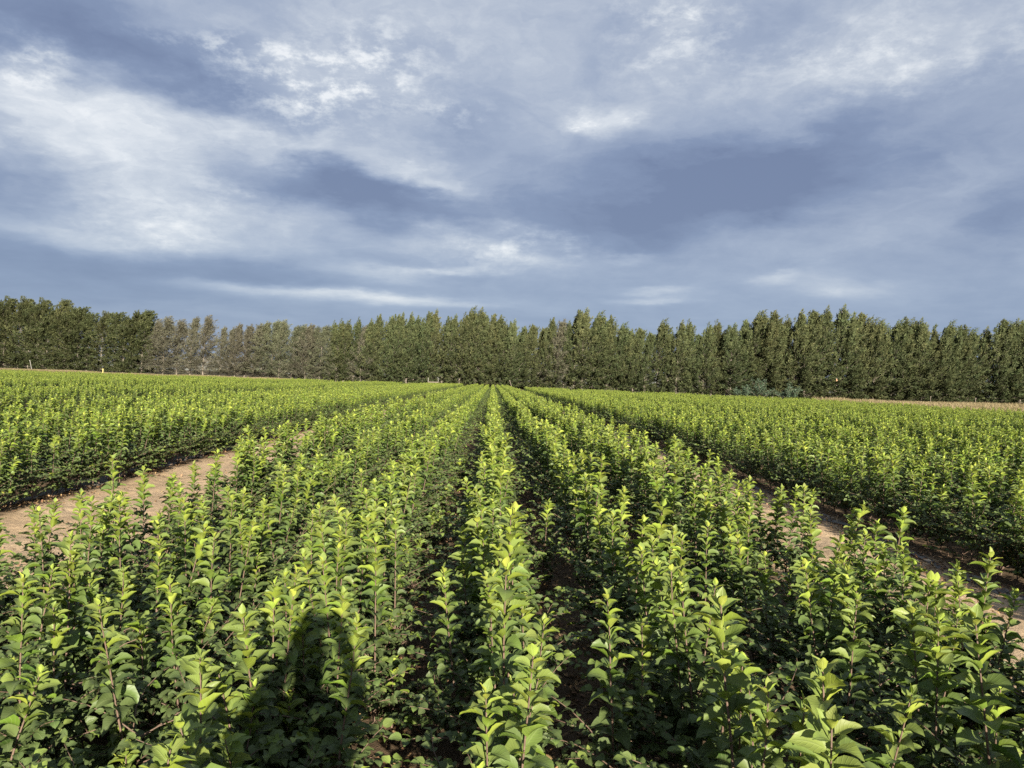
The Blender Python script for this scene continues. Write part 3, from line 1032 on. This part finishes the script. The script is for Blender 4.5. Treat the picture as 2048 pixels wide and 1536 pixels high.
def tree_geo(seed, style):
    """one windbreak tree of height 18, base at the origin: trunk (with limbs) and crown"""
    rs = np.random.RandomState(seed)
    H = 18.0
    trunk, crown = Geo(), Geo()
    lean = rs.uniform(.2, .9)
    n = 12
    tt = np.linspace(0, 1, n)
    P = np.stack([lean * tt ** 1.8 + np.cumsum(rs.normal(0, .05, n)) * tt, np.cumsum(rs.normal(0, .05, n)) * tt, tt * H * .97 - .1], 1)
    trunk.tube(P, np.interp(tt, [0, .05, 1], [.19, .145, .03]), 8)
    nb = {'dense': 150, 'dark': 125, 'thin': 120}[style]
    pos, dirs, ages = [], [], []
    leaders = rs.randint(2, 6)
    for b in range(nb):
        u = (.03 if style == 'dense' else .06) + .87 * (b + rs.rand()) / nb
        if style == 'dark':
            u = .04 + .94 * (b + rs.rand()) / nb
        z0 = u * H
        base = np.array([np.interp(u, tt, P[:, c]) for c in range(3)])
        hd = b * 2.399 + rs.normal(0, .5)
        prof = np.interp(u, [0, .12, .3, .5, .72, .88, 1.0], [2.8, 3.0, 3.1, 2.7, 1.7, .75, .2])
        if style == 'dark':
            prof = np.interp(u, [0, .1, .5, .8, .93, 1.0], [2.6, 3.0, 3.0, 2.5, 1.6, .6])
        ln = prof * rs.uniform(.40, 1.25)
        rise = np.interp(u, [0, .2, .6, 1], [.15, .45, .85, 1.25]) + rs.normal(0, .15)
        if style == 'dark':
            rise -= .25
        d = np.array([math.cos(hd) * math.cos(rise) + .16, math.sin(hd) * math.cos(rise), math.sin(rise)])
        d /= np.linalg.norm(d)
        s = np.linspace(0, 1, 5)
        Q = base + d[None] * (s * ln)[:, None] + np.array([0.12, 0, .18])[None] * (s ** 2 * ln)[:, None]
        trunk.tube(Q, np.linspace(.05 * (1 - u) + .018, .008, 5), 4)
        m_ = max(2, int(ln / .62))
        for c in np.linspace(.25, .95, m_):
            pos.append(np.array([np.interp(c, s, Q[:, k]) for k in range(3)]) + rs.normal(0, .08, 3))
            dd = d * .55 + np.array([.20, 0, np.interp(u, [0, .25, .6], [-.25, .25, .65]) if style != 'dark' else .12]) + rs.normal(0, .18, 3)
            dirs.append(dd / np.linalg.norm(dd))
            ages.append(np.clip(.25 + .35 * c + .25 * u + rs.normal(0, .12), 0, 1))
    # pointed leading plumes at the top
    for k in range(leaders):
        off = rs.normal(0, 1.0, 2) * (k > 0)
        top = H * (1.0 if k == 0 else rs.uniform(.80, .95))
        for zq in np.arange(H * .66, top - .9, .30):
            f = (top - zq) / (top - H * .66)
            base = np.array([np.interp(min(zq / H, .97), tt, P[:, c]) for c in range(3)])
            pos.append(np.array([base[0] + off[0] + .06 * (zq - H * .7), base[1] + off[1], zq]) + rs.normal(0, .30 * f + .02, 3))
            dirs.append(np.array([.26, 0, 1.25]) + rs.normal(0, .16, 3))
            ages.append(.75)
    pos, dirs, ages = np.array(pos), np.array(dirs), np.array(ages)
    if style == 'thin':
        keep = rs.rand(len(pos)) < np.interp(pos[:, 2], [0, 6, 18], [1.0, .85, .85])
        pos, dirs, ages = pos[keep], dirs[keep], ages[keep]
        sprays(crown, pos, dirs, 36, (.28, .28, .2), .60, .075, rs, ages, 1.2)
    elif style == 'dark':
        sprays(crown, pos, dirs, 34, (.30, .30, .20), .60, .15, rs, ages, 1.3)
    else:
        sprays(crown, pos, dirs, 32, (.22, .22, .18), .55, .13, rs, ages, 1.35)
    return trunk, crown


TREES = {}
for style, nv, mat in (('dense', 7, MAT_NEEDLE), ('dark', 4, MAT_NEEDLE_DARK), ('thin', 4, MAT_NEEDLE_DRY), ('half', 3, MAT_NEEDLE_HALF)):
    TREES[style] = []
    for k in range(nv):
        tg, cg = tree_geo(500 + 31 * k + len(style), 'thin' if style == 'half' else style)
        TREES[style].append((tg.mesh('windbreak_trunk', [MAT_TRUNK]), cg.mesh('windbreak_crown', [mat])))

# tips of the trees against the sky in the photograph
TIPS = [(-36, 612), (-18, 606), (2, 602), (33, 602), (52, 616), (74, 605), (92, 622), (115, 606), (135, 624), (155, 619), (172, 630), (198, 630), (224, 629), (246, 640), (265, 630), (284, 627),
        (306, 640), (324, 634), (350, 640), (380, 633), (405, 632), (440, 653), (456, 655), (470, 647), (488, 650), (505, 648), (520, 643), (540, 640), (558, 641), (582, 650), (595, 650), (610, 648), (622, 652),
        (640, 650), (655, 645), (670, 642), (685, 643), (705, 639), (720, 650), (735, 640), (747, 629), (770, 632), (785, 633), (797, 628), (812, 629), (826, 634), (845, 626), (863, 622), (883, 640),
        (902, 632), (918, 630), (931, 617), (948, 620), (959, 630), (975, 629), (991, 633), (1006, 655), (1022, 642), (1037, 653), (1053, 648), (1075, 655), (1092, 636), (1110, 641), (1127, 646), (1147, 623), (1163, 620), (1185, 626),
        (1198, 636), (1213, 633), (1235, 648), (1252, 662), (1266, 655), (1288, 664), (1314, 641), (1334, 664), (1350, 645), (1366, 644), (1386, 668), (1404, 650), (1423, 645), (1440, 662), (1458, 650), (1481, 640), (1503, 625),
        (1515, 628), (1531, 622), (1546, 648), (1568, 636), (1586, 625), (1606, 620), (1622, 634), (1640, 618), (1671, 615), (1690, 634), (1708, 625), (1733, 640), (1745, 643), (1761, 645), (1783, 642), (1803, 637), (1816, 642),
        (1828, 642), (1842, 650), (1862, 664), (1877, 654), (1889, 645), (1910, 652), (1924, 653), (1938, 660), (1966, 658), (1991, 638), (2010, 650), (2024, 642), (2037, 642), (2062, 650), (2084, 644)]


def on_line(px):
    """where the windbreak (a straight row of trees) meets the sight line through column px"""
    r = ray(px, 770)
    # line: y = 190 - 0.25 x
    d = 190.0 / (r.y + .25 * r.x)
    return r.x * d, r.y * d


PALE = {610, 720, 1110, 1743}
tree_pos = []
for (px, py) in TIPS:
    x, y = on_line(px)
    y += RS.normal(0, .5)
    r = ray(px, py)
    z = CAM_H + r.z / math.hypot(r.x, r.y) * math.hypot(x, y)
    if px < 292:
        style = 'dark'
    elif px < 520 or px in PALE:
        style = 'thin'
    elif px < 650:
        style = 'half'
    else:
        style = 'dense'
    tree_pos.append((px, x, y, z, style))

LANDMARK = 931
tops = sorted(q[0] for q in tree_pos)


def tree_label(px, style, z):
    size = 'tall' if z > 18.5 else ('low' if z < 15 else 'mid height')
    if px < 292:
        n = sum(1 for q in tops if q < 292 and q >= px)
        return 'dense dark windbreak tree, %s from the thin brown trees in the dark clump' % ordinal(n)
    if px < 650 and px != 610:
        n = sum(1 for q in tops if 292 <= q <= px)
        return '%s brown windbreak tree, %s from the dark dense clump' % ('thin' if style == 'thin' else 'half bare', ordinal(n))
    if style == 'thin':
        return {610: 'pale thin grey tree where the brown stretch meets the green windbreak', 720: 'pale grey half dead tree in the green windbreak above the flat trailer',
                1110: 'pale pinkish grey thin tree among green ones beyond the row ends'}.get(px, 'pale thin tree in the windbreak above the dry grass')
    if px < LANDMARK:
        n = sum(1 for q in tops if px <= q < LANDMARK)
        return '%s olive windbreak tree, %s before the tall peak over the row ends' % (size, ordinal(n))
    if px == LANDMARK:
        return 'tallest olive windbreak tree, the peak over the far row ends'
    if px < 1300:
        n = sum(1 for q in tops if LANDMARK < q <= px)
        return '%s olive windbreak tree, %s beyond the tall peak over the row ends' % (size, ordinal(n))
    if px < 1530:
        n = sum(1 for q in tops if px <= q < 1530)
        return '%s olive windbreak tree, %s before the pale bluish bush' % (size, ordinal(n))
    n = sum(1 for q in tops if 1530 <= q <= px)
    return '%s olive windbreak tree, %s past the pale bluish bush towards the dry grass' % (size, ordinal(n))


tproto = {}
for n, (px, x, y, z, style) in enumerate(tree_pos):
    k = RS.randint(len(TREES[style]))
    tm, cm = TREES[style][k]
    root = empty('windbreak_tree', (x, y, 0), 0)
    s = z / 18.0
    wide = s * RS.uniform(.98, 1.30) * (1.3 if style in ('thin', 'half') else 1.0)
    root.scale = (wide, wide, s)
    root.rotation_euler = (0, 0, RS.uniform(-.35, .35))
    tag(root, tree_label(px, style, z), 'tree', 'windbreak trees along the far field edge')
    if (style, k) not in tproto:
        tproto[(style, k)] = (bpy.data.objects.new('trunk', tm), bpy.data.objects.new('crown', cm))
        pr = tproto[(style, k)]
    else:
        pr = tuple(o.copy() for o in tproto[(style, k)])
    for o in pr:
        COL.objects.link(o)
        o.parent = root

# ------------------------------------------------------------------ pale bush at the foot of the windbreak
MAT_PALE = leaf_material('pale_bush_leaf', [(0, (.032, .060, .036)), (.5, (.075, .125, .075)), (1, (.15, .205, .135))], (.10, .14, .09), trans=.15, rough=.6, veins=False, spec=.3, rnd=.5)


def bush(px, d, hgt, wid, label, seed):
    rs = np.random.RandomState(seed)
    r = ray(px, 790)
    x, y = r.x / r.y * d, d
    root = empty('pale_bush', (x, y, 0), 0)
    tag(root, label, 'bush', 'pale bushes at the foot of the windbreak')
    st, fo = Geo(), Geo()
    pos, ph = [], []
    for k in range(16):
        hd = rs.rand() * 6.28
        rise = rs.uniform(.35, 1.4)
        ln = hgt * rs.uniform(.6, 1.05)
        s = np.linspace(0, 1, 6)
        Q = np.stack([np.cos(hd) * s * ln * math.cos(rise) * wid, np.sin(hd) * s * ln * math.cos(rise) * wid, s * ln * math.sin(rise) + .1 * s], 1)
        st.tube(Q, np.linspace(.05, .012, 6), 5)
        for q_ in range(26):
            u = rs.uniform(.35, 1.0)
            pos.append(np.array([np.interp(u, s, Q[:, c]) for c in range(3)]) + rs.normal(0, .22, 3))
    pos = np.array(pos)
    N = len(pos) * 5
    P0 = np.repeat(pos, 5, 0) + rs.normal(0, .12, (N, 3))
    P0[:, 2] = np.maximum(P0[:, 2], .1)
    leaves(fo, P0, rs.rand(N) * 6.28, rs.uniform(.20, .38, N), rs.uniform(-.2, .9, N), rs.uniform(.2, 1, N), rs.uniform(.1, .4, N), rs.normal(0, .4, N), rs.rand(N), ratio=.5, rs=rs)
    obj('stem', st.mesh('bush_stem', [MAT_TRUNK]), root)
    obj('foliage', fo.mesh('bush_foliage', [MAT_PALE]), root)
    return root


bush(1522, 160, 4.6, 1.0, 'pale bluish green bush, the taller one under the dark windbreak', 1)
bush(1578, 158, 3.6, 1.1, 'small pale bluish bush beside the taller pale bush', 2)
bush(1490, 161, 2.6, 1.2, 'lowest pale bluish bush, half hidden behind the field edge', 5)

# ------------------------------------------------------------------ dry grass
MAT_DRY = leaf_material('dry_grass_blade', [(0, (.15, .120, .062)), (.5, (.24, .195, .105)), (1, (.34, .285, .170))], (.23, .19, .11), trans=.25, rough=.8, veins=False, spec=.15, rnd=.4)


def tuft(seed, h):
    rs = np.random.RandomState(seed)
    n = 60
    P0 = np.concatenate([rs.normal(0, .16, (n, 2)), np.zeros((n, 1)) - .02], 1)
    Dv = np.concatenate([rs.normal(.08, .24, (n, 2)), np.ones((n, 1))], 1)
    L = h * rs.uniform(.5, 1.15, n)
    side = np.stack([np.cos(a_ := rs.rand(n) * 6.28), np.sin(a_), 0 * a_], 1) * .012
    M1 = P0 + Dv * (L * .55)[:, None]
    T1 = P0 + Dv * L[:, None] + np.concatenate([rs.normal(.1, .12, (n, 2)) * L[:, None], -.08 * L[:, None]], 1)
    V = np.stack([P0 - side, P0 + side, M1 + side, M1 - side, T1 + side * 1.8 - (T1 - M1) * .3, T1], 1)
    quad = np.array([(0, 1, 2, 3), (3, 2, 4, 5)])
    F = (quad[None] + (np.arange(n) * 6)[:, None, None]).reshape(-1, 4)
    A = np.zeros((n, 6, 4))
    A[..., 0] = rs.rand(n)[:, None]
    A[..., 1] = rs.rand(n)[:, None]
    A[..., 2] = rs.rand(n)[:, None]
    g = Geo()
    g.add(V.reshape(-1, 3), F, 0, A.reshape(-1, 4))
    return g.mesh('dry_tuft', [MAT_DRY])


tufts = [tuft(900 + i, .95) for i in range(5)]
gp, gs = [], []
while len(gp) < 11000:
    u = RS.rand()
    if u < .50:                                   # verge along the right side of the field
        x = RS.uniform(40.5, 75)
        y = RS.uniform(36, 97)
        h = 1.12 + .25 * low_noise(x * .3, y * .2)
        if x - 40.5 > y * .74 + 2 - 40:
            if x > y * .74 + 6:
                continue
    else:                                         # in front of the trees on the left
        x = RS.uniform(-165, -42)
        y = 190 - .25 * x - RS.uniform(6, 24)
        h = .55 + .18 * low_noise(x * .4, 3)
    gp.append((x, y, 0))
    gs.append((1.3, 1.3, max(.3, h * RS.uniform(.7, 1.2))))
scatter('dry_grass', gp, RS.randint(0, 5, len(gp)), [(0, 0, a) for a in RS.rand(len(gp)) * 6.28], gs, tufts, 'pale dry straw coloured grass along the field verge and below the windbreak', 'dry grass')

# ------------------------------------------------------------------ small things in the distance
MAT_WOOD = plain('weathered_wood', (.11, .092, .07), .85, .3, 6)
MAT_WHITE = plain('chalky_white_paint', (.22, .21, .19), .6, .12, 10)
MAT_YELLOW = plain('yellow_paint', (.40, .34, .12), .55, .15, 10)
MAT_ORANGE = plain('orange_board', (.36, .22, .12), .7, .2, 10)
MAT_RUBBER = plain('black_rubber', (.03, .03, .03), .8, .2, 10)
MAT_RUST = plain('rusty_steel', (.22, .13, .09), .8, .35, 10)


def at_px(px, d):
    r = ray(px, 770)
    return r.x / r.y * d, d


def flat_trailer():
    x, y = at_px(866, 168)
    root = empty('flat_trailer', (x, y, 0), rad(4))
    tag(root, 'pale flat farm trailer with low end racks parked under the windbreak', 'trailer')
    g = Geo()
    for k in range(5):
        g.box((0, -.5 + .25 * k, 1.12), (2.3, .23, .07))
    g.box((0, -.66, 1.02), (2.3, .07, .22)).box((0, .66, 1.02), (2.3, .07, .22))
    obj('deck', g.mesh('trailer_deck', [MAT_WOOD]), root)
    for s in (-1, 1):
        g = Geo()
        g.box((s * 1.08, -.5, 1.57), (.08, .08, .82)).box((s * 1.08, .5, 1.57), (.08, .08, .82))
        for k in range(3):
            g.box((s * 1.08, 0, 1.32 + .26 * k), (.05, 1.16, .16))
        obj('end_rack', g.mesh('trailer_rack', [MAT_WHITE]), root)
    for s in (-.55, .55):
        for f in (-.62, .62):
            g = Geo()
            an = np.linspace(0, 2 * np.pi, 17)
            g.tube(np.stack([s * 1.0 + .30 * np.cos(an), 0 * an + f, .38 + .30 * np.sin(an)], 1), .085, 8)
            wo = obj('wheel', g.mesh('trailer_tyre', [MAT_RUBBER]), root)
            g = Geo()
            g.tube([(s * 1.0, f - .05, .38), (s * 1.0, f + .05, .38)], .21, 12)
            obj('rim', g.mesh('trailer_rim', [MAT_RUST]), wo)
    g = Geo()
    g.tube([(1.1, 0, .95), (1.9, 0, .75), (2.3, 0, .5)], .05, 6).box((0, 0, .80), (2.1, .12, .14))
    g.tube([(-.55, -.6, .38), (-.55, .6, .38)], .05, 6).tube([(.55, -.6, .38), (.55, .6, .38)], .05, 6)
    g.box((-.55, 0, .62), (.1, 1.0, .45)).box((.55, 0, .62), (.1, 1.0, .45))
    obj('chassis', g.mesh('trailer_chassis', [MAT_RUST]), root)


flat_trailer()


def post(px, d, h, name, mat, label, cat, lean=0.0, rr=.05, cap=None, group=None):
    x, y = at_px(px, d)
    root = empty(name, (x, y, 0), 0)
    tag(root, label, cat, group)
    g = Geo()
    zz_ = np.linspace(-.1, h, 5)
    g.tube(np.stack([lean * np.maximum(zz_, 0), 0 * zz_, zz_], 1), np.linspace(rr, rr * .85, 5), 8)
    obj('shaft', g.mesh(name + '_shaft', [mat]), root)
    g = Geo()
    g.box((lean * h, 0, h - .08), (rr * 2.5, rr * 2.5, .18), R=Matrix.Rotation(lean, 4, 'Y'))
    obj('cap', g.mesh(name + '_cap', [cap or mat]), root)
    return root


post(205, 120, 1.55, 'marker_stake', MAT_YELLOW, 'short yellow marker stake at the field edge before the dark clump', 'stake', 0, .09)
post(63, 214, 3.0, 'leaning_pole', MAT_WHITE, 'white pole leaning against the dark dense trees', 'pole', -.22, .08)
post(1026, 152, 2.0, 'leaning_post', MAT_WOOD, 'leaning brown wooden post where the shaded track ends', 'post', -.35, .09)
for (px, d, lb) in ((2041, 92, 'pale wooden fence post in the dry grass, nearest the frame edge'), (1952, 108, 'pale wooden fence post in the dry grass, second of the three'),
                    (1862, 128, 'pale wooden fence post in the dry grass, closest to the windbreak')):
    post(px, d, 1.75, 'fence_post', MAT_WOOD, lb, 'fence post', 0, .06, group='fence posts in the dry grass')


def nest_box():
    x, y = on_line(1660)
    y -= 3.2
    root = empty('nest_box', (x, y, 4.3), 0)
    tag(root, 'small pale orange box hanging in the windbreak above the dry grass', 'box')
    g = Geo()
    g.box((0, 0, .35), (.34, .3, .62)).tube([(0, -.15, .42), (0, -.17, .42)], .06, 10)
    obj('body', g.mesh('nest_box_body', [MAT_ORANGE]), root)
    g = Geo()
    g.box((0, -.04, .70), (.44, .46, .06), R=Matrix.Rotation(.18, 4, 'X'))
    obj('lid', g.mesh('nest_box_lid', [MAT_WHITE]), root)
    g = Geo()
    g.box((0, .17, .40), (.08, .04, 1.0)).tube([(0, .19, .5), (.1, 1.6, .8), (.2, 3.2, .9)], .05, 6)
    obj('bracket', g.mesh('nest_box_bracket', [MAT_TRUNK]), root)


nest_box()


def dry_weed():
    x, y = at_px(1078, 62)
    root = empty('dry_weed', (x, y, 0), 0)
    tag(root, 'dry pale weed standing on the shaded track beside the saplings', 'weed')
    rs = np.random.RandomState(5)
    st, fo = Geo(), Geo()
    for k in range(11):
        hd, rise, ln = rs.rand() * 6.28, rs.uniform(.7, 1.5), rs.uniform(.5, .95)
        s = np.linspace(0, 1, 5)
        Q = np.stack([np.cos(hd) * s * ln * math.cos(rise), np.sin(hd) * s * ln * math.cos(rise), s * ln * math.sin(rise) - .02], 1)
        st.tube(Q, np.linspace(.014, .006, 5), 5)
        N = 12
        u = rs.uniform(.3, 1, N)
        leaves(fo, np.stack([np.interp(u, s, Q[:, c]) for c in range(3)], 1), rs.rand(N) * 6.28, rs.uniform(.08, .17, N), rs.uniform(-.3, .9, N), rs.uniform(.3, 1.2, N), rs.uniform(.2, .5, N), rs.normal(0, .4, N), rs.rand(N), ratio=.45, rs=rs)
    obj('stem', st.mesh('weed_stem', [MAT_DRY]), root)
    obj('foliage', fo.mesh('weed_foliage', [MAT_DRY]), root)


dry_weed()


# ------------------------------------------------------------------ the photographer, standing behind the camera; the shadow falls on the saplings
def skin_mesh(name, verts, edges, radii, mat, parent, sub=2, root=0):
    me = bpy.data.meshes.new(name)
    me.from_pydata(verts, edges, [])
    me.materials.append(mat)
    o = obj(name, me, parent)
    sk = o.modifiers.new('skin', 'SKIN')
    sk.use_smooth_shade = True
    lay = me.skin_vertices[0] if len(me.skin_vertices) else None
    if lay is None:
        me.attributes.new
    for i, r_ in enumerate(radii):
        me.skin_vertices[0].data[i].radius = r_ if isinstance(r_, tuple) else (r_, r_)
        me.skin_vertices[0].data[i].use_root = (i == root)
    sb = o.modifiers.new('subdivision', 'SUBSURF')
    sb.levels = sb.render_levels = sub
    return o


def photographer():
    root = empty('person', (0, -.38, 0), 0)
    root.scale = (.96, 1.1, 1.1)
    tag(root, 'person in dark jacket holding up a phone, shadow falling on the near saplings', 'person')
    skin = plain('skin', (.48, .30, .21), .55, .08, 20)
    jacket = plain('dark_jacket', (.045, .055, .08), .85, .2, 30)
    jeans = plain('blue_jeans', (.07, .10, .17), .85, .25, 40)
    hairm = plain('dark_hair', (.03, .02, .015), .6, .3, 60)
    shoe = plain('brown_shoe', (.14, .08, .05), .6, .2, 20)
    V = [(0, 0, .95), (0, .0, 1.14), (0, .01, 1.34), (0, .02, 1.49), (0, .045, 1.56), (0, .05, 1.645), (0, .035, 1.72), (0, .155, 1.61)]
    E = [(0, 1), (1, 2), (2, 3), (3, 4), (4, 5), (5, 6), (4, 7)]
    R = [(.155, .11), (.145, .10), (.165, .11), .055, .068, (.078, .095), (.06, .075), .014]
    for s in (-1, 1):
        b = len(V)
        V += [(s * .095, 0, .86), (s * .11, .02, .48), (s * .115, -.02, .09), (s * .13, .12, .045)]
        E += [(0, b), (b, b + 1), (b + 1, b + 2), (b + 2, b + 3)]
        R += [.085, .058, .04, .035]
        b = len(V)
        V += [(s * .19, 0, 1.43), (s * .25, .10, 1.36), (s * .125, .255, 1.565), (s * .095, .28, 1.63)]
        E += [(2, b), (b, b + 1), (b + 1, b + 2), (b + 2, b + 3)]
        R += [.062, .044, .030, .032]
        for f in range(4):
            c = len(V)
            V += [(s * .088, .300 - .004 * f, 1.650 + .019 * f), (s * .060, .322, 1.660 + .019 * f), (s * (.038 + .003 * (f % 2)), .320, 1.662 + .019 * f)]
            E += [(b + 3, c), (c, c + 1), (c + 1, c + 2)]
            R += [.0095, .0085, .007]
        c = len(V)
        V += [(s * .080, .267, 1.655), (s * .058, .277, 1.685), (s * .042, .287, 1.705)]
        E += [(b + 3, c), (c, c + 1), (c + 1, c + 2)]
        R += [.011, .010, .008]
    skin_mesh('body', V, E, R, skin, root)
    V = [(0, 0, .90), (0, .0, 1.12), (0, .01, 1.33), (0, .015, 1.45)]
    E = [(0, 1), (1, 2), (2, 3)]
    R = [(.185, .14), (.175, .135), (.19, .14), .08]
    for s in (-1, 1):
        b = len(V)
        V += [(s * .20, 0, 1.42), (s * .255, .10, 1.355), (s * .145, .235, 1.535)]
        E += [(2, b), (b, b + 1), (b + 1, b + 2)]
        R += [.082, .062, .046]
    skin_mesh('jacket', V, E, R, jacket, root)
    V, E, R = [(0, 0, .94)], [], [(.175, .13)]
    for s in (-1, 1):
        b = len(V)
        V += [(s * .10, 0, .82), (s * .112, .02, .48), (s * .117, -.015, .13)]
        E += [(0, b), (b, b + 1), (b + 1, b + 2)]
        R += [.105, .078, .062]
    skin_mesh('trousers', V, E, R, jeans, root)
    for s in (-1, 1):
        skin_mesh('shoe', [(s * .115, -.05, .045), (s * .122, .05, .045), (s * .135, .16, .035)], [(0, 1), (1, 2)], [(.042, .045), (.045, .042), (.04, .03)], shoe, root)
    skin_mesh('hair', [(0, -.015, 1.60), (0, .005, 1.67), (0, .03, 1.735), (0, .085, 1.74)], [(0, 1), (1, 2), (2, 3)], [.07, (.085, .085), (.085, .06), (.05, .03)], hairm, root)
    for s in (-1, 1):
        skin_mesh('ear', [(s * .085, .045, 1.62), (s * .094, .035, 1.655)], [(0, 1)], [.014, .018], skin, root)
    ph = empty('mobile_phone', (0, -.016, 1.845), 0)
    tag(ph, 'dark mobile phone held up in both hands of the person', 'phone')
    g = Geo()
    g.box((0, 0, 0), (.150, .008, .072))
    obj('case', g.mesh('phone_case', [MAT_RUBBER]), ph)
    g = Geo()
    g.box((0, -.0052, 0), (.140, .002, .066))
    obj('screen', g.mesh('phone_screen', [plain('screen_glass', (.02, .02, .025), .1, .05, 3)]), ph)


photographer()
